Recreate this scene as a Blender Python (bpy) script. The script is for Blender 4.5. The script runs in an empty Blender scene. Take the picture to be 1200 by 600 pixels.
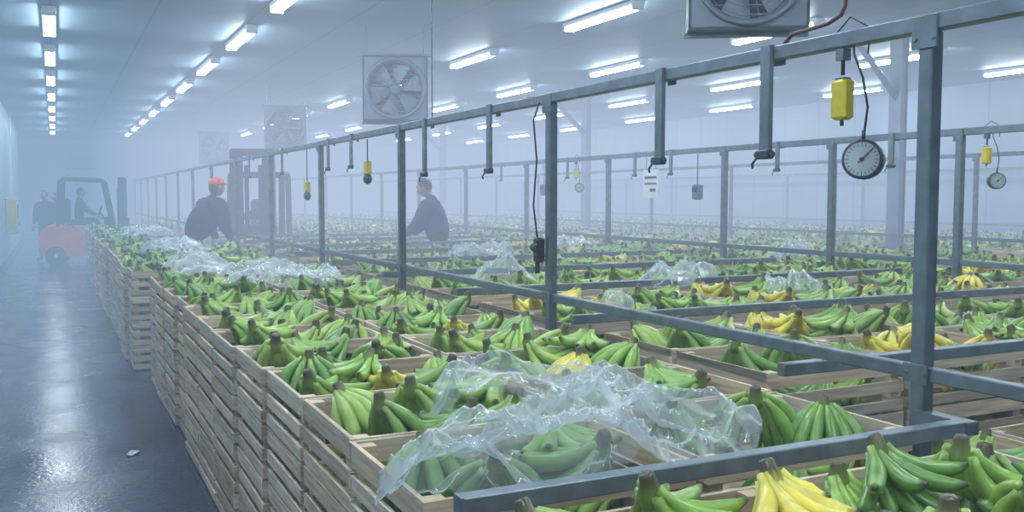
import bpy, math, random
from mathutils import Vector, Matrix, Euler, noise
scene = bpy.context.scene
try:
    scene.view_settings.view_transform = 'Standard'
except Exception:
    pass
PI = math.pi
CAMZ = 1.70

# ------------------------------------------------------------------ materials
def new_mat(name):
    m = bpy.data.materials.new(name); m.use_nodes = True
    nt = m.node_tree; nt.nodes.clear()
    out = nt.nodes.new('ShaderNodeOutputMaterial')
    return m, nt, out

def pbr(name, col, rough=0.5, metal=0.0, nscale=0, namt=0.0, stretch=None, bump=0.0, attr=False, spec=0.5, coat=0.0, coords='Object'):
    m, nt, out = new_mat(name)
    b = nt.nodes.new('ShaderNodeBsdfPrincipled')
    b.inputs['Roughness'].default_value = rough
    b.inputs['Metallic'].default_value = metal
    b.inputs['Specular IOR Level'].default_value = spec
    b.inputs['Coat Weight'].default_value = coat
    nt.links.new(b.outputs[0], out.inputs[0])
    if attr:
        a = nt.nodes.new('ShaderNodeAttribute'); a.attribute_name = 'Col'; csock = a.outputs['Color']
    else:
        a = nt.nodes.new('ShaderNodeRGB'); a.outputs[0].default_value = (*col, 1); csock = a.outputs[0]
    if nscale:
        tc = nt.nodes.new('ShaderNodeTexCoord'); mp = nt.nodes.new('ShaderNodeMapping')
        if stretch: mp.inputs['Scale'].default_value = stretch
        nz = nt.nodes.new('ShaderNodeTexNoise'); nz.inputs['Scale'].default_value = nscale; nz.inputs['Detail'].default_value = 4
        nt.links.new(tc.outputs[coords], mp.inputs[0]); nt.links.new(mp.outputs[0], nz.inputs['Vector'])
        mr = nt.nodes.new('ShaderNodeMapRange')
        mr.inputs['From Min'].default_value = 0.3; mr.inputs['From Max'].default_value = 0.7
        mr.inputs['To Min'].default_value = 1 - namt; mr.inputs['To Max'].default_value = 1 + namt * 0.6
        nt.links.new(nz.outputs[0], mr.inputs[0])
        mx = nt.nodes.new('ShaderNodeVectorMath'); mx.operation = 'SCALE'
        nt.links.new(csock, mx.inputs[0]); nt.links.new(mr.outputs[0], mx.inputs['Scale'])
        csock = mx.outputs[0]
        if bump:
            bp = nt.nodes.new('ShaderNodeBump'); bp.inputs['Strength'].default_value = bump; bp.inputs['Distance'].default_value = 0.01
            nt.links.new(nz.outputs[0], bp.inputs['Height']); nt.links.new(bp.outputs[0], b.inputs['Normal'])
    nt.links.new(csock, b.inputs['Base Color'])
    return m

def emis(name, col, s):
    m, nt, out = new_mat(name)
    e = nt.nodes.new('ShaderNodeEmission'); e.inputs[0].default_value = (*col, 1); e.inputs[1].default_value = s
    nt.links.new(e.outputs[0], out.inputs[0]); return m

M_WOOD = pbr('pine_wood', None, 0.75, nscale=3, namt=0.32, stretch=(1.5, 1.5, 22), attr=True, bump=0.2, spec=0.25)
M_BAN = pbr('banana_peel', None, 0.31, nscale=22, namt=0.2, attr=True, spec=0.5)
M_STEEL = pbr('galvanised_steel', (0.155, 0.195, 0.23), 0.42, 0.4, nscale=14, namt=0.25)
M_STEELD = pbr('dark_steel', (0.06, 0.075, 0.09), 0.45, 0.5, nscale=10, namt=0.1)
M_BLACK = pbr('black_rubber', (0.012, 0.014, 0.018), 0.6)
M_YEL = pbr('yellow_plastic', (0.66, 0.52, 0.02), 0.45, nscale=20, namt=0.1)
M_WHITE = pbr('white_enamel', (0.75, 0.78, 0.8), 0.4)
M_ORANGE = pbr('orange_paint', (0.78, 0.17, 0.03), 0.4, nscale=5, namt=0.1)
M_RED = pbr('red_pipe_paint', (0.13, 0.04, 0.045), 0.5)
M_COL = pbr('column_grey', (0.20, 0.25, 0.32), 0.5, 0.2, nscale=6, namt=0.1)
M_FANGREY = pbr('fan_housing_grey', (0.16, 0.205, 0.255), 0.5, 0.3, nscale=6, namt=0.1)
M_BLADE = pbr('fan_blade_grey', (0.10, 0.13, 0.17), 0.4, 0.3)
M_TUBE = emis('fluorescent_tube_glow', (0.83, 0.94, 1.0), 80)
M_PAPER = pbr('paper', (0.6, 0.65, 0.7), 0.8)
M_JACKET = pbr('navy_jacket', (0.008, 0.030, 0.085), 0.85, nscale=12, namt=0.25)
M_JACKETD = pbr('dark_jacket', (0.006, 0.014, 0.034), 0.85, nscale=12, namt=0.25)
M_TROUS = pbr('dark_trousers', (0.012, 0.016, 0.028), 0.85)
M_SKIN = pbr('skin', (0.36, 0.19, 0.13), 0.55)
M_HAIR = pbr('dark_hair', (0.012, 0.010, 0.010), 0.6)
M_CAP = pbr('orange_cap', (0.75, 0.10, 0.03), 0.7)
M_BOOT = pbr('boots', (0.01, 0.01, 0.012), 0.6)

# plastic film
M_FILM, nt, out = new_mat('clear_plastic_film')
tr = nt.nodes.new('ShaderNodeBsdfTransparent'); tr.inputs[0].default_value = (0.95, 0.97, 0.98, 1)
pr = nt.nodes.new('ShaderNodeBsdfPrincipled'); pr.inputs['Base Color'].default_value = (0.76, 0.82, 0.87, 1)
pr.inputs['Roughness'].default_value = 0.10; pr.inputs['Specular IOR Level'].default_value = 1.0
fr = nt.nodes.new('ShaderNodeLayerWeight'); fr.inputs[0].default_value = 0.35
mr = nt.nodes.new('ShaderNodeMapRange'); mr.inputs['To Min'].default_value = 0.15; mr.inputs['To Max'].default_value = 0.85
mxs = nt.nodes.new('ShaderNodeMixShader')
nt.links.new(fr.outputs['Facing'], mr.inputs[0]); nt.links.new(mr.outputs[0], mxs.inputs[0])
nt.links.new(tr.outputs[0], mxs.inputs[1]); nt.links.new(pr.outputs[0], mxs.inputs[2]); nt.links.new(mxs.outputs[0], out.inputs[0])

# wet concrete floor
M_FLOOR, nt, out = new_mat('wet_concrete')
b = nt.nodes.new('ShaderNodeBsdfPrincipled'); nt.links.new(b.outputs[0], out.inputs[0])
tc = nt.nodes.new('ShaderNodeTexCoord')
n1 = nt.nodes.new('ShaderNodeTexNoise'); n1.inputs['Scale'].default_value = 1.3; n1.inputs['Detail'].default_value = 6
n2 = nt.nodes.new('ShaderNodeTexNoise'); n2.inputs['Scale'].default_value = 30; n2.inputs['Detail'].default_value = 3
for n in (n1, n2): nt.links.new(tc.outputs['Object'], n.inputs['Vector'])
cr = nt.nodes.new('ShaderNodeValToRGB'); cr.color_ramp.elements[0].position = 0.3; cr.color_ramp.elements[1].position = 0.7
cr.color_ramp.elements[0].color = (0.016, 0.029, 0.056, 1); cr.color_ramp.elements[1].color = (0.032, 0.052, 0.090, 1)
nt.links.new(n1.outputs[0], cr.inputs[0]); nt.links.new(cr.outputs[0], b.inputs['Base Color'])
mr = nt.nodes.new('ShaderNodeMapRange'); mr.inputs['From Min'].default_value = .35; mr.inputs['From Max'].default_value = .65
mr.inputs['To Min'].default_value = .13; mr.inputs['To Max'].default_value = .30
nt.links.new(n1.outputs[0], mr.inputs[0]); nt.links.new(mr.outputs[0], b.inputs['Roughness'])
bp = nt.nodes.new('ShaderNodeBump'); bp.inputs['Strength'].default_value = .25; bp.inputs['Distance'].default_value = .01
nt.links.new(n2.outputs[0], bp.inputs['Height']); nt.links.new(bp.outputs[0], b.inputs['Normal'])

def panel_mat(name, col, vec_scale, rough=0.5, seam=0.8):
    m, nt, out = new_mat(name)
    b = nt.nodes.new('ShaderNodeBsdfPrincipled'); nt.links.new(b.outputs[0], out.inputs[0]); b.inputs['Roughness'].default_value = rough
    tc = nt.nodes.new('ShaderNodeTexCoord'); sp = nt.nodes.new('ShaderNodeSeparateXYZ'); nt.links.new(tc.outputs['Object'], sp.inputs[0])
    ad = nt.nodes.new('ShaderNodeMath'); ad.operation = 'MULTIPLY'; ad.inputs[1].default_value = vec_scale[1]
    nt.links.new(sp.outputs[vec_scale[0]], ad.inputs[0])
    fr = nt.nodes.new('ShaderNodeMath'); fr.operation = 'FRACT'; nt.links.new(ad.outputs[0], fr.inputs[0])
    lt = nt.nodes.new('ShaderNodeMath'); lt.operation = 'LESS_THAN'; lt.inputs[1].default_value = 0.02; nt.links.new(fr.outputs[0], lt.inputs[0])
    nz = nt.nodes.new('ShaderNodeTexNoise'); nz.inputs['Scale'].default_value = 0.6; nt.links.new(tc.outputs['Object'], nz.inputs['Vector'])
    mr = nt.nodes.new('ShaderNodeMapRange'); mr.inputs['To Min'].default_value = .85; mr.inputs['To Max'].default_value = 1.1
    nt.links.new(nz.outputs[0], mr.inputs[0])
    mix = nt.nodes.new('ShaderNodeMix'); mix.data_type = 'RGBA'
    mix.inputs['A'].default_value = (*col, 1); mix.inputs['B'].default_value = (*[c * seam for c in col], 1)
    nt.links.new(lt.outputs[0], mix.inputs['Factor'])
    sc = nt.nodes.new('ShaderNodeVectorMath'); sc.operation = 'SCALE'
    nt.links.new(mix.outputs['Result'], sc.inputs[0]); nt.links.new(mr.outputs[0], sc.inputs['Scale']); nt.links.new(sc.outputs[0], b.inputs['Base Color'])
    return m
M_CEIL = panel_mat('ceiling_panels', (0.21, 0.30, 0.38), ('X', 0.85), 0.55, 0.7)
M_WALLY = panel_mat('insulated_wall_panels', (0.30, 0.40, 0.50), ('Y', 0.85), 0.5, 0.75)
M_WALLX = panel_mat('insulated_wall_panels_end', (0.40, 0.50, 0.60), ('X', 0.85), 0.5, 0.75)

# ------------------------------------------------------------------ mesh builder
class MB:
    def __init__(s): s.v = []; s.f = []; s.m = []; s.c = []; s.sm = []
    def add(s, vs, fs, mat=0, col=(1, 1, 1), smooth=False, M=None):
        o = len(s.v)
        for i, p in enumerate(vs):
            p = Vector(p)
            if M is not None: p = M @ p
            s.v.append(p); s.c.append(col[i] if isinstance(col, list) else col)
        for f in fs: s.f.append([o + k for k in f]); s.m.append(mat); s.sm.append(smooth)
    def box(s, c, d, mat=0, col=(1, 1, 1), M=None, R=None):
        x, y, z = d[0] / 2, d[1] / 2, d[2] / 2
        vs = [Vector((a, b_, e)) for a in (-x, x) for b_ in (-y, y) for e in (-z, z)]
        if R is not None: vs = [R @ p for p in vs]
        vs = [p + Vector(c) for p in vs]
        s.add(vs, [(0, 1, 3, 2), (4, 6, 7, 5), (0, 4, 5, 1), (2, 3, 7, 6), (0, 2, 6, 4), (1, 5, 7, 3)], mat, col, False, M)
    def bbox(s, c, d, bev=0.01, mat=0, col=(1, 1, 1), M=None):   # chamfered box
        x, y, z = d[0] / 2, d[1] / 2, d[2] / 2; b = bev
        def ring(xx, yy, zz): return [(-xx + b, -yy, zz), (xx - b, -yy, zz), (xx, -yy + b, zz), (xx, yy - b, zz), (xx - b, yy, zz), (-xx + b, yy, zz), (-xx, yy - b, zz), (-xx, -yy + b, zz)]
        rs = [ring(x - b, y - b, -z), ring(x, y, -z + b), ring(x, y, z - b), ring(x - b, y - b, z)]
        vs = [Vector(p) + Vector(c) for r in rs for p in r]; fs = []
        for k in range(3):
            for i in range(8):
                j = (i + 1) % 8; fs.append((k * 8 + i, k * 8 + j, k * 8 + 8 + j, k * 8 + 8 + i))
        fs.append(tuple(range(7, -1, -1))); fs.append(tuple(range(24, 32)))
        s.add(vs, fs, mat, col, False, M)
    def tube(s, path, radii, seg=8, mat=0, col=(1, 1, 1), smooth=True, M=None, ridge=0.0, caps=True, flat=1.0):
        path = [Vector(p) for p in path]; n = len(path)
        if not hasattr(radii, '__len__'): radii = [radii] * n
        vs = []; cs = []
        t0 = (path[1] - path[0]).normalized()
        up = Vector((0, 0, 1)) if abs(t0.z) < 0.9 else Vector((1, 0, 0))
        side = t0.cross(up).normalized()
        for i in range(n):
            t = (path[min(i + 1, n - 1)] - path[max(i - 1, 0)])
            t = t.normalized() if t.length > 1e-9 else t0
            side = (side - t * side.dot(t)).normalized(); w = t.cross(side)
            for k in range(seg):
                a = 2 * PI * k / seg; r = radii[i] * (1 + ridge * math.cos(5 * a))
                vs.append(path[i] + side * (math.cos(a) * r) + w * (math.sin(a) * r * flat))
                cs.append(col[i] if isinstance(col, list) else col)
        fs = [(i * seg + k, i * seg + (k + 1) % seg, (i + 1) * seg + (k + 1) % seg, (i + 1) * seg + k) for i in range(n - 1) for k in range(seg)]
        if caps: fs.append(tuple(range(seg - 1, -1, -1))); fs.append(tuple(range((n - 1) * seg, n * seg)))
        s.add(vs, fs, mat, cs, smooth, M)
    def cyl(s, a, b, r, seg=12, mat=0, col=(1, 1, 1), M=None, smooth=True):
        s.tube([a, b], [r, r] if not hasattr(r, '__len__') else r, seg, mat, col, False, M)
    def ell(s, c, r, mat=0, col=(1, 1, 1), M=None, u=14, v=10, R=None, fn=None):
        vs = []
        for i in range(v + 1):
            th = PI * i / v
            for k in range(u):
                a = 2 * PI * k / u
                p = Vector((math.sin(th) * math.cos(a), math.sin(th) * math.sin(a), math.cos(th)))
                if fn: p = fn(p)
                p = Vector((p.x * r[0], p.y * r[1], p.z * r[2]))
                if R is not None: p = R @ p
                vs.append(p + Vector(c))
        fs = [(i * u + k, i * u + (k + 1) % u, (i + 1) * u + (k + 1) % u, (i + 1) * u + k) for i in range(v) for k in range(u)]
        s.add(vs, fs, mat, col, True, M)
    def mesh(s, name, mats):
        me = bpy.data.meshes.new(name); me.from_pydata([tuple(p) for p in s.v], [], s.f)
        for m in mats: me.materials.append(m)
        me.polygons.foreach_set('material_index', s.m); me.polygons.foreach_set('use_smooth', s.sm)
        ca = me.color_attributes.new('Col', 'FLOAT_COLOR', 'POINT')
        ca.data.foreach_set('color', [x for c in s.c for x in (c[0], c[1], c[2], 1.0)])
        me.update(); return me
    def obj(s, name, mats, loc=(0, 0, 0), rot=(0, 0, 0), parent=None):
        return mk(name, s.mesh(name, mats), loc, rot, parent)
def mk(name, me, loc=(0, 0, 0), rot=(0, 0, 0), parent=None, coll=None):
    o = bpy.data.objects.new(name, me); o.location = loc; o.rotation_euler = rot
    (coll or scene.collection).objects.link(o)
    if parent: o.parent = parent
    return o

# ------------------------------------------------------------------ room shell
XL, XR, YB, YF, ZC = -1.12, 17.0, -3.0, 42.0, 4.0
def slab(name, lo, hi, mat):
    mb = MB(); c = [(a + b_) / 2 for a, b_ in zip(lo, hi)]; mb.box(c, [b_ - a for a, b_ in zip(lo, hi)]); return mb.obj(name, [mat])
slab('floor', (XL - .2, YB - .2, -.1), (XR + .2, YF + .2, 0), M_FLOOR)
slab('ceiling', (XL - .2, YB - .2, ZC), (XR + .2, YF + .2, ZC + .1), M_CEIL)
slab('wall_left', (XL - .2, YB, 0), (XL, YF, ZC), M_WALLY)
slab('wall_right', (XR, YB, 0), (XR + .2, YF, ZC), M_WALLY)
slab('wall_far', (XL, YF, 0), (XR, YF + .2, ZC), M_WALLX)
slab('wall_back', (XL, YB - .2, 0), (XR, YB, ZC), M_WALLX)
slab('baseboard_left', (XL, YB, 0), (XL + .04, YF, .22), M_STEEL)
slab('baseboard_far', (XL + .04, YF - .04, 0), (XR, YF, .22), M_STEEL)
mb = MB()
mb.box((1.0, YF - .06, 1.25), (1.5, .06, 2.5), 0); mb.box((1.0, YF - .1, 1.25), (1.36, .04, 2.36), 1)
mb.box((1.0, YF - .08, 3.1), (1.1, .05, .6), 1)
mb.obj('door_1', [M_STEEL, M_FANGREY])
mb = MB(); mb.bbox((0, 0, 0), (.26, .5, .9), .02, 0); mb.box((.135, 0, .1), (.012, .36, .4), 1); mb.box((.14, .18, -.2), (.03, .03, .1), 1)
mb.obj('electrical_cabinet', [M_YEL, M_BLACK], (XL + .14, 27.0, 1.2))
for y in (8.5, 15.0, 21.0, 30.0):
    slab('trim_%d' % int(y), (XL, y, .22), (XL + .06, y + .22, ZC), M_WHITE)

# columns
for y in (10.0, 19.0, 28.0):
    mb = MB(); mb.box((0, 0, ZC / 2), (.10, .18, ZC), 0); mb.box((-.06, 0, ZC / 2), (.015, .22, ZC), 0); mb.box((.06, 0, ZC / 2), (.015, .22, ZC), 0)
    mb.box((0, 0, .02), (.2, .3, .04), 0)
    mb.tube([(0, 0, 3.1), (-.9, 0, 3.95)], .06, 4, 0, smooth=False)
    mb.obj('steel_column', [M_COL], (11.16, y, 0))

# ------------------------------------------------------------------ lights
mb = MB()
mb.bbox((0, 0, .055), (.16, 1.72, .07), .015, 0)
mb.tube([(-.035, -.8, 0.0), (-.035, .8, 0.0)], .026, 8, 1)
mb.tube([(.035, -.8, 0.0), (.035, .8, 0.0)], .026, 8, 1)
for y in (-.82, .82): mb.box((0, y, .0), (.15, .04, .06), 0)
LM = mb.mesh('fluorescent_light', [M_WHITE, M_TUBE])
rows = {0.0: [0.8 + 3.2 * k for k in range(12)], 2.44: [1.0 + 3.2 * k for k in range(12)]}
for x, off in ((6.2, 2.2), (8.9, 2.1), (12.4, 3.1), (15.4, 3.0)):
    rows[x] = [off + 4.0 * k for k in range(9)]
for x, ys in rows.items():
    for y in ys: mk('fluorescent_light', LM, (x, y, ZC - .095))
for y in (-1.6,): mk('fluorescent_light', LM, (2.44, y, ZC - .095))

# ------------------------------------------------------------------ mist
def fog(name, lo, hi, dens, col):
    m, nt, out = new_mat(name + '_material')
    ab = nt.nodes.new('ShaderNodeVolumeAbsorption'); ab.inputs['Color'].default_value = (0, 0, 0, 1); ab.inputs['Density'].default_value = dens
    em = nt.nodes.new('ShaderNodeEmission'); em.inputs[0].default_value = (*col, 1); em.inputs[1].default_value = dens  # mist emits by itself, standing in for scattered lamp light and ambient fill
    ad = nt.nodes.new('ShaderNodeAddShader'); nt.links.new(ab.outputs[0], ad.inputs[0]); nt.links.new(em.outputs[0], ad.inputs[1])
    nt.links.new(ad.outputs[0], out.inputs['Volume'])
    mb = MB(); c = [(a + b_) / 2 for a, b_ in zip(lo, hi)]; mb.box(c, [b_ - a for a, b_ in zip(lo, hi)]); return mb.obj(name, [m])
e_ = .004
fog('glowing_mist', (XL - .05, YB - .05, -.03), (XR + .05, 7.0, ZC + .03), 0.012, (0.38, 0.52, 0.72))
fog('glowing_mist', (XL - .05, 7.0 + e_, -.03), (1.3, YF + .05, ZC + .03), 0.054, (0.30, 0.46, 0.65))
fog('glowing_mist', (1.3 + e_, 7.0 + e_, -.03), (XR + .05, YF + .05, ZC + .03), 0.066, (0.50, 0.62, 0.82))  # right bank glows brighter than the left through its emission colour

# ------------------------------------------------------------------ bananas
def lerp(a, b_, t): return tuple(x + (y - x) * t for x, y in zip(a, b_))
GREENS = [(0.23, 0.41, 0.075), (0.29, 0.46, 0.09), (0.17, 0.33, 0.06), (0.34, 0.49, 0.10), (0.14, 0.29, 0.055), (0.25, 0.43, 0.07)]
YELS = [(0.88, 0.68, 0.08), (0.80, 0.66, 0.09), (0.62, 0.60, 0.10)]
def banana_hand(mb, pos, yaw, rng, yellow=False, lean=0.0, scale=1.0, seg=8, rings=9, nf=None, clamp=None, style=None):
    base = rng.choice(YELS if yellow else GREENS)
    st = style or ('skirt' if rng.random() < .6 else 'umb')
    n = nf or rng.randint(6, 8)
    fan = rng.uniform(1.5, 2.4)
    R = Matrix.Translation(pos) @ Matrix.Rotation(yaw, 4, 'Z') @ Matrix.Rotation(lean, 4, 'Y') @ Matrix.Scale(scale, 4)
    def fin(i, m, tier):
        t = (i / (m - 1) - .5) if m > 1 else 0
        az = t * fan * (1 if tier == 0 else .8) + rng.uniform(-.06, .06)
        if st == 'skirt': p0, p1 = -1.2 + .3 * tier, -.05 + .35 * tier + rng.uniform(-.1, .2)
        else: p0, p1 = -.75 + .35 * tier, -1.35 + .35 * tier + rng.uniform(-.15, .15)
        L = rng.uniform(.185, .215) * (1 - .1 * abs(t) * 2)
        p = Vector((-.006 + tier * .004, t * .05, -.005 + .012 * tier)); path = [p.copy()]; k = rings - 1
        for j in range(k):
            s_ = (j + .5) / k; pit = p0 + (p1 - p0) * s_
            a = az * (.5 + .6 * min(1, s_ * 2)) if st == 'skirt' else az
            p = p + Vector((math.cos(a) * math.cos(pit), math.sin(a) * math.cos(pit), math.sin(pit))) * (L / k)
            path.append(p.copy())
        prof = [(.0, .0085), (.12, .0095), (.24, .0145), (.38, .0185), (.6, .0195), (.78, .0175), (.9, .0115), (.96, .0062), (1, .005)]
        rad = []; cs = []
        var = rng.uniform(.84, 1.12); bc = tuple(c * var for c in base)
        stem = lerp(bc, (.36, .44, .12), .4)
        tip = (.05, .045, .025)
        for j in range(rings):
            s_ = j / (rings - 1)
            for q in range(len(prof) - 1):
                if prof[q][0] <= s_ <= prof[q + 1][0]:
                    u = (s_ - prof[q][0]) / (prof[q + 1][0] - prof[q][0]); rad.append(prof[q][1] + (prof[q + 1][1] - prof[q][1]) * u); break
            cs.append(lerp(stem, bc, min(1, s_ / .3)) if s_ < .9 else (lerp(bc, stem, .6) if s_ < .95 else tip))
        pts = [R @ q for q in path]
        if clamp:
            for q in pts:
                q.x = max(-clamp[0], min(clamp[0], q.x)); q.y = max(-clamp[1], min(clamp[1], q.y)); q.z = max(.03, q.z)
        mb.tube(pts, [r * scale for r in rad], seg, 1, cs, True, None, .05)
    for i in range(n): fin(i, n, 0)
    for i in range(n - 2): fin(i, n - 2, 1)
    # crown
    cc = lerp((.14, .15, .04), (.07, .05, .02), rng.random())
    cpath = [R @ Vector(q) for q in ((.004, 0, -.03), (-.002, 0, -.004), (-.006, 0, .014), (-.010, 0, .026), (-.012, 0, .031))]
    mb.tube(cpath, [.018 * scale, .023 * scale, .016 * scale, .015 * scale, .011 * scale], 8, 1, [lerp(base, cc, .2), lerp(base, cc, .5), cc, lerp(cc, (.04, .03, .015), .5), (.05, .04, .02)], True)

CW, CD, CH = .80, .62, .235
def crate(mb, z0, rng, ox=0, oy=0):
    def wc():
        v = rng.uniform(.68, 1.1); w = rng.random()
        c = lerp((.62, .47, .31), (.62, .54, .43), w); return tuple(x * v for x in c)
    t = .014
    for sx in (-1, 1):
        for sy in (-1, 1):
            mb.box((ox + sx * (CW / 2 - .042), oy + sy * (CD / 2 - .038), z0 + CH / 2 - .003), (.05, .045, CH - .006), 0, wc())
    slats = [(.004, .046), (.083, .050), (.166, .068)]
    for zs, h in slats:
        zz = z0 + zs + h / 2
        for sy in (-1, 1):
            mb.box((ox + rng.uniform(-.002, .002), oy + sy * (CD / 2 - t / 2), zz + rng.uniform(-.004, .001)), (CW, t, h), 0, wc())
        for sx in (-1, 1):
            mb.box((ox + sx * (CW / 2 - t / 2 - .001 + rng.uniform(-.002, .001)), oy, zz + rng.uniform(-.004, .001)), (t, CD - 2 * t - .002, h), 0, wc())
    for k in range(5):
        mb.box((ox, oy - CD / 2 + .07 + k * .12, z0 + .012), (CW - .04, .095, .012), 0, wc())
    for sx in (-1, 0, 1):
        mb.box((ox + sx * (CW / 2 - .06), oy, z0 - .001), (.06, CD - .04, .014), 0, wc())
def fill(mb, z0, rng, nx, ny, yfrac, low, seg=8, rings=9, sc=1.0):
    cl = (CW / 2 - .042, CD / 2 - .042)
    pts = []
    for i in range(nx):
        for j in range(ny):
            pts.append((-CW / 2 + CW * (i + .5) / nx + rng.uniform(-.06, .06), -CD / 2 + CD * (j + .5) / ny + rng.uniform(-.05, .05)))
    for (x, y) in pts:
        best = None
        for _ in range(16):
            a = rng.uniform(0, 2 * PI); ex, ey = x + .2 * sc * math.cos(a), y + .2 * sc * math.sin(a)
            pen = max(0, abs(ex) - cl[0]) + max(0, abs(ey) - cl[1])
            if best is None or pen < best[0]: best = (pen, a)
        x = max(-cl[0] + .03, min(cl[0] - .03, x)); y = max(-cl[1] + .03, min(cl[1] - .03, y))
        m2 = MB()
        z = rng.uniform(.125, .155) if low else rng.uniform(.245, .325)
        banana_hand(m2, Vector((x, y, z)), best[1], rng, rng.random() < yfrac, rng.uniform(-.2, .3), rng.uniform(.9, 1.1) * sc, seg, rings, clamp=cl)
        for p in m2.v: p.z += z0
        o = len(mb.v); mb.v += m2.v; mb.c += m2.c; mb.f += [[o + k for k in f] for f in m2.f]; mb.m += m2.m; mb.sm += m2.sm
PITCH = .2425
def make_stack(seed, layers=4, yfrac=.06, dens=(3, 2), sc=1.3):
    rng = random.Random(seed); mb = MB(); z = .012
    for L in range(layers):
        top = L == layers - 1
        crate(mb, z, rng)
        if top:
            fill(mb, z, rng, 3, 2, yfrac, True, 6, 7, 1.1)
            fill(mb, z, rng, dens[0], dens[1], yfrac, False, 10, 10, sc)
        else:
            fill(mb, z, rng, 2, 2, yfrac * .5, True, 6, 6)
        z += PITCH
    return mb.mesh('banana_crate_stack', [M_WOOD, M_BAN])
V = [make_stack(11 + i, 4, yf, dens=d) for i, (yf, d) in enumerate([(0, (3, 2)), (0.0, (4, 2)), (.12, (3, 2)), (0, (3, 2)), (.0, (3, 2)), (.35, (3, 2)), (.0, (4, 2)), (.1, (3, 2))])]
V_SP = make_stack(77, 4, 0.0, dens=(3, 1), sc=1.3)
V_SP2 = make_stack(79, 4, 0.12, dens=(2, 2), sc=1.3)
V_Y = make_stack(81, 4, .7, dens=(3, 2))
V_Y2 = make_stack(82, 4, .5, dens=(3, 2), sc=1.35)
V3 = [make_stack(50 + i, 3, .05) for i in range(2)]

rng = random.Random(5)
# block A near
y = 2.06 + CD / 2
near_pick = {(0, 0): V_SP2, (0, 1): V_SP, (1, 0): V[0], (1, 1): V_SP2, (2, 0): V[7], (2, 1): V[5], (3, 0): V[6], (3, 1): V[0]}
k = 0
while y < 9.4:
    for c, x in enumerate((1.17, 2.0)):
        me = near_pick.get((k, c)) or rng.choice([V[0], V[1], V[3], V[4], V[6], V[0], V[5], V[7]])
        jx = rng.uniform(-.03, .012) if c == 0 else 0
        mk('banana_crate_stack', me, (x + jx, y, 0), (0, 0, rng.uniform(-.006, .006) + (PI if rng.random() < .5 else 0)))
    y += .645; k += 1
for x, me in ((1.17, V_Y2), (2.0, V[1])):
    mk('banana_crate_stack', me, (x, 1.83 - CD / 2, 0))
def block(name, cells):
    col = bpy.data.collections.new(name)
    for (x, y, me) in cells:
        mk('banana_crate_stack_unit', me, (x, y, 0), (0, 0, rng.uniform(-.01, .01) + (PI if rng.random() < .5 else 0)), coll=col)
    e = bpy.data.objects.new(name, None); e.instance_type = 'COLLECTION'; e.instance_collection = col
    e.empty_display_size = .2; scene.collection.objects.link(e); return e
PICK = V + [V[0], V[1], V[2], V_SP, V_SP2]
cells = []
y = 10.05
while y < 24.3:
    cells.append((1.03 + rng.uniform(-.03, .02), y, rng.choice(PICK)))
    if not (14.3 < y < 19.8): cells.append((1.88, y, rng.choice(PICK)))
    y += .65
block('banana_crate_rows', cells)
def bad(x, y):
    if 4.3 < x < 5.8 and 12.0 < y < 14.4: return True
    if x < 4.6 and 16.4 < y < 19.6: return True
    return False
RIPE = {(1, 0), (1, 1), (2, 2), (4, 0), (0, 3)}
def fieldrows(x0, ncol, ystart, yend, group=2, gap=.34, ywt=.12, ripe=()):
    out = []; y = ystart; g = 0
    while y < yend:
        for c in range(ncol):
            x = x0 + c * .835
            me = rng.choice(PICK) if rng.random() > (ywt if y > 8 else .2) else rng.choice([V_Y, V_Y2, V[5]])
            if (c, g) in ripe: me = V_Y if (c + g) % 2 else V_Y2
            if not bad(x, y): out.append((x, y, me))
        g += 1; y += .65 + (gap if g % group == 0 else 0)
    return out
cells = [(3.02 + .835 * c, 2.3, V3[c % 2]) for c in range(5)] + fieldrows(3.02, 5, 3.3, 34, ripe=RIPE)
block('banana_crate_rows', cells)
block('banana_crate_rows', fieldrows(7.38, 4, 4.0, 36))
block('banana_crate_rows', fieldrows(11.75, 6, 6.0, 37))

# ------------------------------------------------------------------ steel frames
def frame(name, X, y0, y1, posts, zt=2.24, zl=1.137, w=.052):
    mb = MB()
    mb.bbox((X, (y0 + y1) / 2, zt), (w, y1 - y0, w), .004)
    mb.bbox((X, (y0 + y1) / 2, zl), (w * .85, y1 - y0, w * .85), .004)
    for y in posts:
        mb.bbox((X, y, (zt - w / 2) / 2), (w, w, zt - w / 2), .004)
        mb.box((X - w / 2 - .004, y, zt - .03), (.008, .09, .10))
        mb.box((X - w / 2 - .004, y, zl), (.008, .09, .06))
        for dy in (-.034, .034):
            mb.cyl((X - w / 2 - .014, y + dy, zl), (X - w / 2, y + dy, zl), .008, 6)
            mb.cyl((X - w / 2 - .014, y + dy, zt - .05), (X - w / 2, y + dy, zt - .05), .008, 6)
    return mb
mb = frame('f', 2.48, .3, 34.7, [2.1 + 2.5 * k for k in range(14)])
mb.bbox((1.64, 1.93, 1.0), (1.67, .045, .045), .003)
mb.box((.805, 1.93, 1.0), (.008, .047, .047))
mb.box((2.47, 2.0, 1.0), (.05, .2, .04))
mb.obj('steel_rail_frame', [M_STEEL])
mb = frame('f', 6.88, 3.0, 35, [5.5, 6.95, 8.6] + [11.1 + 2.5 * k for k in range(10)], w=.06)
for k in range(9):
    yy = 2.78 if k == 0 else 2.78 + 1.64 * k
    mb.bbox((4.68, yy, 1.03), (4.34, .045, .05), .004)
mb.obj('steel_rail_frame', [M_STEEL])
frame('f', 10.95, 5.0, 36, [6 + 2.5 * k for k in range(12)]).obj('steel_rail_frame', [M_STEEL])
frame('f', 16.8, 5.0, 36, [6 + 2.5 * k for k in range(12)]).obj('steel_rail_frame', [M_STEEL])

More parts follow.
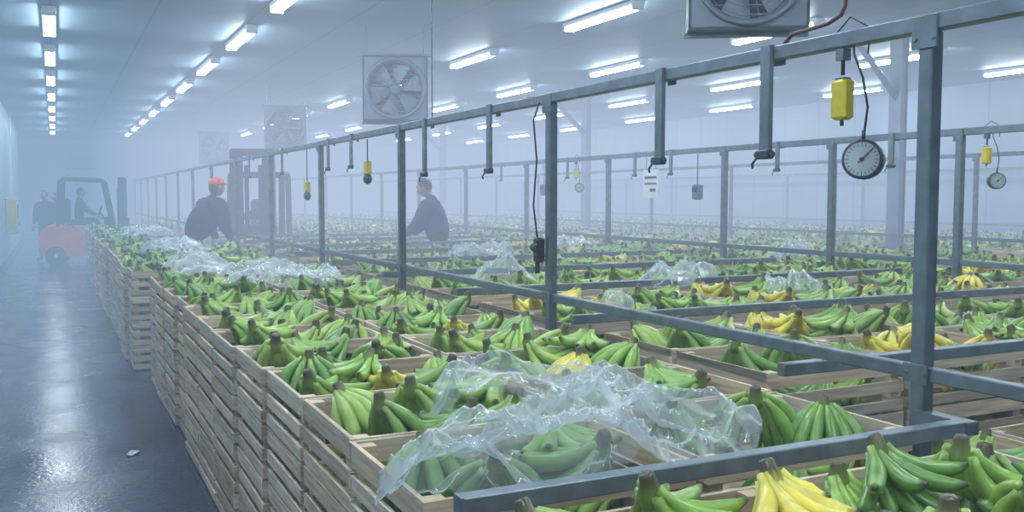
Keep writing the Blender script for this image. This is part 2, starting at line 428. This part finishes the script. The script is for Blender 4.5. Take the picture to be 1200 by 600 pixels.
# ------------------------------------------------------------------ hanging things
def bracket(L):
    mb = MB()
    mb.box((0, 0, -.024), (.07, .06, .010)); mb.box((-.033, 0, -.055), (.006, .06, .07)); mb.box((.033, 0, -.055), (.006, .06, .07))
    mb.box((-.038, 0, -L / 2 - .02), (.005, .052, L)); mb.box((-.030, -.026, -L / 2 - .04), (.016, .004, L - .04)); mb.box((-.030, .026, -L / 2 - .04), (.016, .004, L - .04))
    mb.bbox((-.036, 0, -L - .02), (.04, .07, .035), .005, 1)
    mb.cyl((-.036, -.05, -L - .02), (-.036, .05, -L - .02), .010, 8, 1)
    mb.tube([(-.05, .025, -L - .03), (-.06, .04, -L - .055), (-.05, .05, -L - .07)], .005, 6, 1)
    return mb.mesh('hanging_bracket', [M_STEEL, M_STEELD])
B42 = bracket(.41); B30 = bracket(.30)
for y, me in ((2.82, B42), (3.52, B42), (5.36, B42), (6.5, B42), (8.4, B30), (9.2, B30), (11.3, B30), (13.4, B30)):
    mk('hanging_bracket', me, (2.48, y, 2.289))
for y, me in ((6.2, B30), (7.7, B30), (9.6, B30), (10.4, B30), (12.2, B30), (14.5, B30)):
    mk('hanging_bracket', me, (6.88, y, 2.294))
def dial(r=.068):
    mb = MB()
    mb.tube([(0, .03, 0), (0, -.015, 0)], r, 28, 0, smooth=False)
    mb.tube([(0, -.015, 0), (0, -.024, 0)], [r, r * .93], 28, 0, smooth=False)
    mb.tube([(0, -.0245, 0), (0, -.026, 0)], r * .84, 28, 1, smooth=False)
    for k in range(24):
        a = 2 * PI * k / 24; rr = r * .72
        mb.box((math.sin(a) * rr, -.0265, math.cos(a) * rr), (.0022, .001, .010 if k % 3 else .016), 2, R=Matrix.Rotation(a, 3, 'Y'))
    mb.box((.012, -.028, .012), (.004, .001, .07), 3, R=Matrix.Rotation(.8, 3, 'Y'))
    mb.cyl((0, -.026, 0), (0, -.031, 0), .007, 10, 2)
    mb.tube([(0, 0, r), (0, 0, r + .03)], .007, 6, 0)
    return mb
M_DIAL = pbr('dial_face', (0.42, 0.46, 0.49), 0.3)
def scale_set(X, Y, rot, full=True):
    e = bpy.data.objects.new('hanging_dial_scale', None); scene.collection.objects.link(e); e.location = (X, Y, 2.2)
    c = MB()
    c.tube([(0, .10, .07), (0, .10, .0), (0, .10, -.08)], .007, 6, 2)
    c.box((0, .10, -.01), (.035, .035, .04), 3)
    c.bbox((0, .10, -.165), (.055, .07, .14), .01, 0)
    c.box((0, .10, -.10), (.03, .045, .02), 2)
    c.tube([(0, .10, -.23), (0, .10, -.255)], .007, 6, 2)
    c.tube([(0, .06, .07), (-.02, .03, -.02), (-.01, .0, -.10), (0, -.015, -.2), (0, 0, -.30)], .004, 6, 1)
    c.tube([(0, .13, .07), (-.02, .05, .11), (-.01, -.03, .06), (0, -.01, -.02)], .003, 6, 1)
    c.obj('load_box', [M_YEL, M_BLACK, M_STEELD, M_STEEL], parent=e)
    dial().obj('dial', [M_STEELD, M_DIAL, M_BLACK, M_RED], (0, 0, -.375), (0, 0, rot), parent=e)
    return e
scale_set(2.475, 2.36, -.98)
scale_set(6.88, 5.15, -.6); scale_set(6.88, 11.9, -.6)
for y, z in ((10.2, 1.8), (8.0, 1.95)):
    mb = MB(); mb.tube([(0, 0, 2.2 - z), (0, 0, .06)], .005, 6, 1); mb.bbox((0, 0, 0), (.06, .075, .12), .012, 0); mb.ell((0, 0, -.095), (.04, .04, .05), 2)
    mb.obj('pendant_control', [M_YEL, M_BLACK, M_STEELD], (2.48, y, z))
for y, z in ((9.1, 1.75), (13.0, 1.8)):
    mb = MB(); mb.tube([(0, 0, 2.2 - z), (0, 0, .06)], .006, 6, 1); mb.bbox((0, 0, 0), (.08, .13, .18), .012, 0); mb.box((-.045, 0, .03), (.004, .09, .06), 1)
    mb.obj('hanging_meter', [M_STEEL, M_BLACK], (6.88, y, z))
mb = MB(); mb.box((0, 0, 0), (.01, .34, .36), 0); mb.box((-.008, 0, .08), (.004, .26, .03), 1); mb.box((-.008, 0, 0), (.004, .26, .02), 1); mb.box((-.008, -.05, -.08), (.004, .12, .04), 1)
mb.tube([(0, -.1, .18), (0, -.1, .35)], .004, 5, 1); mb.tube([(0, .1, .18), (0, .1, .35)], .004, 5, 1)
mb.obj('hanging_label_board', [M_WHITE, M_STEELD], (6.83, 10.0, 1.86))
mb = MB()
mb.bbox((0, 0, 0), (.05, .06, .14), .01, 0); mb.cyl((-.015, -.035, .015), (-.015, .035, .015), .025, 10, 0); mb.cyl((-.01, 0, -.06), (-.01, 0, -.13), .014, 8, 0)
mb.tube([(0, .02, .06), (-.02, .03, .25), (-.005, .02, .5), (-.02, .03, .72), (0, .0, .82)], .005, 6, 0)
mb.obj('post_latch', [M_BLACK], (2.425, 4.64, 1.40))
mb = MB(); mb.cyl((2.48, 6.42, 2.266), (2.48, 6.42, ZC), .006, 8); mb.box((2.48, 6.42, ZC - .01), (.1, .1, .02)); mb.obj('ceiling_hanger_rod', [M_STEEL])
mb = MB(); mb.tube([(2.48, 2.46, ZC), (2.48, 2.46, 2.36), (2.48, 2.48, 2.33), (2.48, 2.54, 2.31), (2.48, 2.72, 2.30), (2.48, 2.76, 2.27)], .008, 8); mb.obj('ceiling_conduit_pipe', [M_RED])

# ------------------------------------------------------------------ fans
def fanmesh():
    mb = MB(); S = .86; r = .36
    N = 32; vs = []; fs = []
    for yy in (-.12, -.08):
        for k in range(N):
            a = 2 * PI * k / N; c, s_ = math.cos(a), math.sin(a); q = S / 2 / max(abs(c), abs(s_))
            vs.append((c * q, yy, s_ * q)); vs.append((c * r, yy, s_ * r))
    for k in range(N):
        j = (k + 1) % N
        fs.append((2 * k, 2 * j, 2 * j + 1, 2 * k + 1)); o = 2 * N
        fs.append((o + 2 * k, o + 2 * k + 1, o + 2 * j + 1, o + 2 * j)); fs.append((2 * k, o + 2 * k, o + 2 * j, 2 * j))
    mb.add(vs, fs, 0)
    vs = []; fs = []
    prof = [(.39, -.16), (.36, -.14), (.345, -.06), (.35, .10), (.37, .10), (.37, -.06), (.41, -.15)]
    for (rr, yy) in prof:
        for k in range(N): a = 2 * PI * k / N; vs.append((math.cos(a) * rr, yy, math.sin(a) * rr))
    for i in range(len(prof)):
        i2 = (i + 1) % len(prof)
        for k in range(N): fs.append((i * N + k, i * N + (k + 1) % N, i2 * N + (k + 1) % N, i2 * N + k))
    mb.add(vs, fs, 0, smooth=True)
    for sx in (-1, 1):
        mb.box((sx * (S / 2 - .01), 0, 0), (.02, .24, S), 0)
        mb.box((0, 0, sx * (S / 2 - .01)), (S, .24, .02), 0)
    for k in range(6):
        a = k * 2 * PI / 6 + .25; vs = []
        for rr, w, tw in ((.07, .045, .9), (.16, .085, .7), (.26, .115, .5), (.335, .13, .4)):
            for s_ in (-1, 1):
                lx = rr; lz = s_ * w * math.cos(tw) + .03 * rr; ly = s_ * w * math.sin(tw)
                vs.append((lx * math.cos(a) - lz * math.sin(a), ly, lx * math.sin(a) + lz * math.cos(a)))
        n0 = len(vs)
        vs2 = [(p[0], p[1] + .006, p[2]) for p in vs]
        f = [(2 * i, 2 * i + 1, 2 * i + 3, 2 * i + 2) for i in range(3)]; f += [tuple(reversed([q + n0 for q in t])) for t in f]
        mb.add(vs + vs2, f, 1)
    mb.tube([(0, -.07, 0), (0, -.05, 0), (0, .10, 0)], [.05, .085, .085], 16, 0)
    for k in range(12):
        mb.box((0, .115, -.385 + k * .07), (.8, .006, .066), 2)  # dark slatted back, added as the darkness behind the blades
    for rr in (.12, .2, .28, .345):
        mb.tube([(math.cos(2 * PI * k / 32) * rr, -.15, math.sin(2 * PI * k / 32) * rr) for k in range(33)], .0022, 4, 0, caps=False)
    for k in range(8):
        a = k * PI / 4 + .2; mb.cyl((.05 * math.cos(a), -.15, .05 * math.sin(a)), (.37 * math.cos(a), -.15, .37 * math.sin(a)), .0022, 4, 0)
    for sx in (-.38, .38):
        mb.cyl((sx, .03, S / 2), (sx, .03, .86), .012, 6, 0)
    mb.box((0, .03, S / 2 + .03), (.96, .05, .04), 0); mb.box((0, .03, -S / 2 - .02), (.90, .05, .03), 0)
    return mb.mesh('ventilation_fan', [M_FANGREY, pbr('fan_blade_light', (0.30, 0.37, 0.44), .5, .1), pbr('fan_back_dark', (0.035, 0.048, 0.065), .6)])
FM = fanmesh()
for (x, y, r_) in ((4.62, 5.55, -.55), (4.15, 12.1, -.35), (4.4, 19.9, -.3), (4.3, 29, -.2)):
    mk('ventilation_fan', FM, (x, y, 3.34 if y < 6 else 3.13), (0, 0, r_))

# ------------------------------------------------------------------ plastic sheets
def sheet(cx, cy, sx, sy, rot, z0, seed, nx=70, ny=48, amp=.05, drop=.12):
    off = Vector((seed * 7.31, seed * 3.77, seed * 1.9))
    def rid(p): v = 1 - min(1, 2.2 * abs(noise.noise(p))); return v * v
    mb = MB(); vs = []
    for j in range(ny + 1):
        for i in range(nx + 1):
            u = i / nx * 2 - 1; v = j / ny * 2 - 1
            uu = u * math.sqrt(1 - v * v * .35); vv = v * math.sqrt(1 - u * u * .35)
            p0 = Vector((uu * sx / 2, vv * sy / 2, 0))
            wob = noise.noise_vector(p0 * 2.0 + off) * .16 * min(1, sy)
            x = p0.x + wob.x; y_ = p0.y + wob.y
            rr = max(abs(u), abs(v)); d = rr ** 4
            w = noise.noise_vector(p0 * 4 + off) * .5
            h = amp * 1.0 * noise.noise(p0 * 3.0 + off)
            h += amp * 1.0 * rid(Vector((p0.x * 2.6 + w.x, p0.y * 6 + w.y, 0)) + off)
            h += amp * .38 * rid(Vector((p0.x * 6 + p0.y * 5 + w.y * 2, p0.y * 12 + w.x * 2, 2)) + off)
            h += amp * .10 * rid(Vector((p0.x * 20 + w.x * 3, p0.y * 22, 5)) + off)
            h -= drop * d + amp * .4
            vs.append((x, y_, h))
    fs = [(j * (nx + 1) + i, j * (nx + 1) + i + 1, (j + 1) * (nx + 1) + i + 1, (j + 1) * (nx + 1) + i) for j in range(ny) for i in range(nx)]
    mb.add(vs, fs, 0, smooth=True)
    return mb.obj('plastic_sheet', [M_FILM], (cx, cy, z0), (0, 0, rot))
RIM = .98
sheet(1.32, 2.26, 1.25, .46, .05, RIM + .10, 1, 180, 90, .09, .12)
sheet(1.52, 2.90, .90, .30, -.55, RIM + .10, 2, 140, 70, .075, .10)
sheet(1.65, 7.7, 1.0, .6, .1, RIM + .12, 3, 60, 50, .09)
sheet(1.12, 8.9, .55, .9, .1, RIM + .12, 4, 50, 50, .09)
sheet(4.5, 6.2, .8, .35, .2, RIM + .12, 5, 60, 40, .09)
sheet(3.0, 4.85, .25, .35, .1, RIM + .12, 6, 40, 40, .09)
sheet(4.75, 5.1, .3, .45, .5, RIM + .14, 7, 50, 40, .11)
sheet(4.25, 9.6, .9, .5, .4, RIM + .13, 8, 60, 40, .11)
sheet(7.6, 8.2, .8, .5, .4, RIM + .13, 9, 60, 40, .11)
sheet(1.4, 17.4, .8, .8, .1, RIM + .12, 10, 40, 30, .10)
sheet(1.3, 12.2, .7, .7, .1, RIM + .12, 11, 40, 30, .10)
sheet(3.5, 7.3, .6, .35, .1, RIM + .13, 12, 40, 30, .10)
sheet(6.0, 10.6, .8, .5, .1, RIM + .13, 15, 40, 30, .11)

# floor scraps
for (x, y, s_, r_) in ((.28, 3.35, .09, .4), (.42, 6.6, .07, 1.2), (.55, 4.6, .04, 2)):
    mb = MB(); N = 7; vs = [(s_ * math.cos(2 * PI * k / N) * (1 + .3 * math.sin(k * 2.3)), s_ * .5 * math.sin(2 * PI * k / N), .004 + .006 * (k % 2)) for k in range(N)]
    mb.add(vs, [tuple(range(N))], 0); mb.obj('paper_scrap', [M_PAPER], (x, y, 0), (0, 0, r_))

# ------------------------------------------------------------------ forklifts
def forklift(name, loc, rot, paint, mast=2.15):
    mb = MB()   # 0 paint 1 black 2 steel dark 3 white
    prof = [(-1.0, .30), (-1.06, .55), (-1.02, .85), (-.85, .98), (-.45, 1.0), (-.30, .93), (-.05, .90), (0.0, .45), (.42, .45), (.46, .85), (.58, .88), (.62, .30), (.40, .24), (-.85, .22)]
    W = .5; n = len(prof)
    vs = [(x, -W, z) for x, z in prof] + [(x, W, z) for x, z in prof]
    fs = [(i, (i + 1) % n, n + (i + 1) % n, n + i) for i in range(n)]
    mb.add(vs, fs, 0)
    mb.f.append([len(mb.v) - 2 * n + i for i in range(n)][::-1]); mb.m.append(0); mb.sm.append(False)
    mb.f.append([len(mb.v) - n + i for i in range(n)]); mb.m.append(0); mb.sm.append(False)
    def wheel(x, y, r, w):
        mb.tube([(x, y - w / 2, r), (x, y - w / 2 + .02, r), (x, y + w / 2 - .02, r), (x, y + w / 2, r)], [r * .9, r, r, r * .9], 24, 1)
        sy = 1 if y > 0 else -1
        mb.tube([(x, y + sy * (w / 2 - .01), r), (x, y + sy * (w / 2 + .012), r)], [r * .5, r * .45], 18, 2)
        mb.tube([(x, y + sy * w / 2, r), (x, y + sy * (w / 2 + .03), r)], [r * .18, r * .15], 10, 3)
    for sy in (-1, 1): wheel(.50, sy * .52, .29, .2); wheel(-.68, sy * .49, .24, .18)
    mb.bbox((-.22, 0, 1.05), (.46, .5, .14), .03, 1); mb.bbox((-.44, 0, 1.36), (.13, .46, .56), .03, 1)
    mb.bbox((.48, 0, 1.02), (.14, .7, .36), .02, 1); mb.tube([(.42, 0, 1.1), (.30, 0, 1.32)], .025, 8, 2)
    mb.tube([(.30 + .05 * math.sin(a) , .17 * math.cos(a), 1.32 + .15 * math.sin(a)) for a in [2 * PI * k / 16 for k in range(17)]], .014, 6, 1, caps=False)
    for sy in (-1, 1):
        mb.tube([(.62, sy * .46, .85), (.42, sy * .45, 2.05), (.36, sy * .45, 2.1), (-.48, sy * .45, 2.12), (-.56, sy * .45, 2.06), (-.62, sy * .46, .95)], .055, 6, 1, smooth=False)
    for k in range(8): mb.box((.32 - k * .11, 0, 2.115), (.06, .9, .05), 1)
    mb.box((-.54, 0, 2.08), (.06, .9, .07), 1)
    for sy in (-1, 1):
        mb.box((.84, sy * .33, mast / 2 + .06), (.18, .10, mast), 1); mb.box((.86, sy * .22, mast / 2 + .1), (.12, .10, mast - .06), 1)
        mb.tube([(.75, sy * .12, .3), (.75, sy * .12, mast - .2)], .04, 8, 1)
        mb.tube([(.5, sy * .3, .5), (.8, sy * .3, .9)], .03, 8, 2)
    for z in (.15, mast * .55, mast + .02): mb.box((.84, 0, z), (.12, .72, .12), 1)
    for z in (.2, .55): mb.box((.95, 0, z), (.05, .85, .09), 1)
    for k in range(6): mb.box((.96, -.38 + k * .152, .85), (.03, .03, .6), 1)
    mb.box((.96, 0, 1.15), (.03, .8, .04), 1)
    for sy in (-1, 1):
        mb.box((.995, sy * .24, .35), (.045, .11, .6), 1); mb.box((1.45, sy * .24, .07), (.95, .11, .035), 1)
    mb.cyl((-.4, 0, 2.12), (-.4, 0, 2.24), .05, 10, 0)
    return mb.obj(name, [paint, M_BLACK, M_STEELD, M_WHITE], loc, rot)
M_DK = pbr('charcoal_paint', (0.008, 0.011, 0.018), 0.6)
forklift('forklift', (.72, 25.9, 0), (0, 0, -.1), M_ORANGE, 2.1)
forklift('forklift', (3.42, 17.7, 0), (0, 0, -1.9), M_DK, 2.45)

# ------------------------------------------------------------------ people
def person(name, loc, rot, jacket, lean=0.0, height=1.75, arms='down', head_pitch=0.0, cap=None, seated=False, twist=0.0, bulk=1.0):
    S = height / 1.75
    J = {}
    def up(p):
        v = Vector(p) - Vector((0, 0, .95)); v = Matrix.Rotation(-lean, 3, 'X') @ v; v = Matrix.Rotation(twist, 3, 'Z') @ v
        return v + Vector((0, 0, .95))
    J['pel'] = Vector((0, 0, .95)); J['sp'] = up((0, 0.0, 1.12)); J['ch'] = up((0, .0, 1.32)); J['nb'] = up((0, -.01, 1.47)); J['nt'] = up((0, .005, 1.54))
    arm = {'down': ((.235, .02, 1.15), (.24, .12, .92)), 'reach': ((.24, .17, 1.20), (.17, .40, 1.08)), 'work': ((.27, .10, 1.16), (.12, .33, 1.18))}[arms]
    for s_, t in ((-1, 'l'), (1, 'r')):
        J['cl' + t] = up((s_ * .09, 0, 1.42)); J['sh' + t] = up((s_ * .19, 0, 1.41))
        e, w = arm
        J['el' + t] = up((s_ * e[0], e[1], e[2])); J['wr' + t] = up((s_ * w[0], w[1], w[2]))
        J['hp' + t] = Vector((s_ * .09, 0, .90))
        if seated:
            J['kn' + t] = Vector((s_ * .12, .42, .95)); J['an' + t] = Vector((s_ * .12, .50, .55)); J['to' + t] = Vector((s_ * .13, .68, .50))
        else:
            J['kn' + t] = Vector((s_ * .10, .03 + .02 * s_, .50)); J['an' + t] = Vector((s_ * .11, -.02 + .05 * s_, .09)); J['to' + t] = Vector((s_ * .13, .16 + .05 * s_, .04))
    rad = {'pel': (.145 * bulk, .12 * bulk), 'sp': (.135 * bulk, .115 * bulk), 'ch': (.165 * bulk, .125 * bulk), 'nb': (.075, .07), 'nt': (.052, .055)}
    for t in 'lr':
        rad.update({'cl' + t: (.09, .085), 'sh' + t: (.075 * bulk, .075 * bulk), 'el' + t: (.055 * bulk, .055 * bulk), 'wr' + t: (.038, .038), 'hp' + t: (.095, .10), 'kn' + t: (.066, .068), 'an' + t: (.048, .05), 'to' + t: (.045, .035)})
    E = [('pel', 'sp'), ('sp', 'ch'), ('ch', 'nb'), ('nb', 'nt')]
    for t in 'lr': E += [('ch', 'cl' + t), ('cl' + t, 'sh' + t), ('sh' + t, 'el' + t), ('el' + t, 'wr' + t), ('pel', 'hp' + t), ('hp' + t, 'kn' + t), ('kn' + t, 'an' + t), ('an' + t, 'to' + t)]
    keys = list(J); me = bpy.data.meshes.new('tmp'); me.from_pydata([tuple(J[k] * S) for k in keys], [(keys.index(a), keys.index(b_)) for a, b_ in E], [])
    o = bpy.data.objects.new('tmp', me); scene.collection.objects.link(o)
    sk = o.modifiers.new('s', 'SKIN'); sk.use_smooth_shade = True
    for i, k in enumerate(keys):
        d = me.skin_vertices[0].data[i]; d.radius = (rad[k][0] * S, rad[k][1] * S); d.use_root = (k == 'pel')
    ss = o.modifiers.new('u', 'SUBSURF'); ss.levels = 2; ss.render_levels = 2
    dg = bpy.context.evaluated_depsgraph_get(); bm_ = bpy.data.meshes.new_from_object(o.evaluated_get(dg))
    bpy.data.objects.remove(o)
    bm_.name = name + '_body'; bm_.materials.clear()
    for m in (jacket, M_TROUS, M_SKIN, M_BOOT): bm_.materials.append(m)
    bl = [(a, b_, 2 if (a, b_) == ('nb', 'nt') else (3 if b_.startswith('to') else (1 if b_[:2] in ('hp', 'kn', 'an') else 0))) for a, b_ in E]
    idx = []
    for p in bm_.polygons:
        c = Vector(p.center) / S; best = (9, 0)
        for a, b_, m in bl:
            A, B = J[a], J[b_]; t = max(0, min(1, (c - A).dot(B - A) / (B - A).length_squared)); d = (c - (A + (B - A) * t)).length - (rad[a][0] * .5)
            if d < best[0]: best = (d, m)
        idx.append(best[1])
    bm_.polygons.foreach_set('material_index', idx); bm_.polygons.foreach_set('use_smooth', [True] * len(idx))
    e = bpy.data.objects.new(name, None); scene.collection.objects.link(e); e.location = loc; e.rotation_euler = (0, 0, rot)
    mk('body', bm_, parent=e)
    hb = MB(); Rh = Matrix.Rotation(twist, 3, 'Z') @ Matrix.Rotation(-(lean * .6 + head_pitch), 3, 'X')
    hc = J['nt'] + Rh @ Vector((0, .025, .105))
    def hf(p):
        z = p.z; w = 1 - .22 * max(0, -z) ** 1.2; return Vector((p.x * w, p.y * (1 - .08 * max(0, -z)) + (.08 if z < -.2 and p.y > 0 else 0), z))
    def P(v): return hc + Rh @ Vector(v)
    hb.ell(hc, (.078, .098, .118), 0, R=Rh, fn=hf, u=20, v=14)
    hb.ell(P((0, .100, -.012)), (.013, .018, .026), 0, R=Rh, u=8, v=6)
    for s_ in (-1, 1):
        hb.ell(P((s_ * .078, -.005, -.005)), (.012, .02, .032), 0, R=Rh, u=8, v=6)
        hb.ell(P((s_ * .030, .085, .012)), (.012, .008, .008), 2, R=Rh, u=8, v=6); hb.ell(P((s_ * .030, .091, .012)), (.005, .004, .005), 1, R=Rh, u=6, v=5)
        hb.box(P((s_ * .03, .092, .034)), (.028, .006, .006), 1, R=Rh)
    hb.ell(P((0, .094, -.055)), (.022, .006, .006), 3, R=Rh, u=8, v=5)
    def hairf(p): return Vector((p.x, p.y, p.z if p.z > -.25 or p.y < -.1 else -.25)) if not (p.y > .45 and p.z < .45) else Vector((p.x, .45, max(p.z, .2)))
    if cap is None: hb.ell(P((0, -.012, .022)), (.086, .100, .108), 1, R=Rh, fn=hairf, u=20, v=14)
    else:
        hb.ell(P((0, -.02, .0)), (.083, .092, .10), 1, R=Rh, fn=hairf, u=18, v=12)
        hb.ell(P((0, -.005, .055)), (.090, .108, .082), 4, R=Rh, fn=lambda p: Vector((p.x, p.y, max(p.z, -.25))), u=20, v=12)
        hb.ell(P((0, .115, .045)), (.065, .065, .010), 4, R=Rh, u=14, v=6)
    hb.v = [q * S for q in hb.v]
    hb.obj('head', [M_SKIN, M_HAIR, M_WHITE, M_RED, cap or M_CAP], parent=e)
    for s_, t in ((-1, 'l'), (1, 'r')):
        h = MB(); w = J['wr' + t]; d = (w - J['el' + t]).normalized(); side = d.cross(Vector((0, 0, 1))).normalized(); nrm = side.cross(d)
        pc = w + d * .055
        R = Matrix((side, d, nrm)).transposed()
        h.ell(pc, (.042, .055, .017), 0, R=R, u=12, v=8)
        for q, (ox, L) in enumerate(((-.030, .062), (-.010, .075), (.010, .080), (.029, .070))):
            b0 = pc + side * ox + d * .040
            h.tube([b0, b0 + d * L * .4 - nrm * .006, b0 + d * L * .72 - nrm * .022, b0 + d * L * .85 - nrm * .042], [.010, .0095, .0085, .006], 8, 0)
        b0 = pc - side * s_ * .034 - d * .015
        h.tube([b0, b0 - side * s_ * .028 + d * .025, b0 - side * s_ * .034 + d * .055 - nrm * .01], [.012, .0105, .008], 8, 0)
        h.v = [q * S for q in h.v]
        h.obj('hand_' + t, [M_SKIN], parent=e)
    return e
person('warehouse_worker', (1.93, 15.0, 0), -1.2, M_JACKETD, lean=.50, height=2.05, arms='reach', cap=M_CAP, head_pitch=-.3, bulk=1.8)
person('warehouse_worker', (5.12, 13.0, 0), 1.25, M_JACKET, lean=.22, height=1.98, arms='reach', head_pitch=.25, bulk=1.55, twist=-.3)
person('warehouse_worker', (-.22, 27.4, 0), 2.6, M_JACKETD, lean=.05, height=1.85, arms='down', bulk=1.35)
person('warehouse_worker', (.14, 28.6, 0), 2.0, M_JACKETD, lean=.15, height=1.80, arms='reach', bulk=1.3)
person('forklift_driver', (.54, 25.93, .18), -PI / 2 - .1, M_JACKETD, lean=.05, height=1.72, arms='reach', seated=True, bulk=1.15)

# ------------------------------------------------------------------ camera
cam = bpy.data.cameras.new('camera'); co = bpy.data.objects.new('camera', cam); scene.collection.objects.link(co)
co.location = (0, 0, CAMZ); co.rotation_euler = (math.radians(90 - 3.64), 0, math.radians(-25.94))
cam.sensor_width = 36; cam.lens = 33.0; cam.clip_start = .05; cam.clip_end = 200
scene.camera = co
w = bpy.data.worlds.new('world'); scene.world = w; w.use_nodes = True
w.node_tree.nodes['Background'].inputs[0].default_value = (.35, .48, .62, 1); w.node_tree.nodes['Background'].inputs[1].default_value = .3
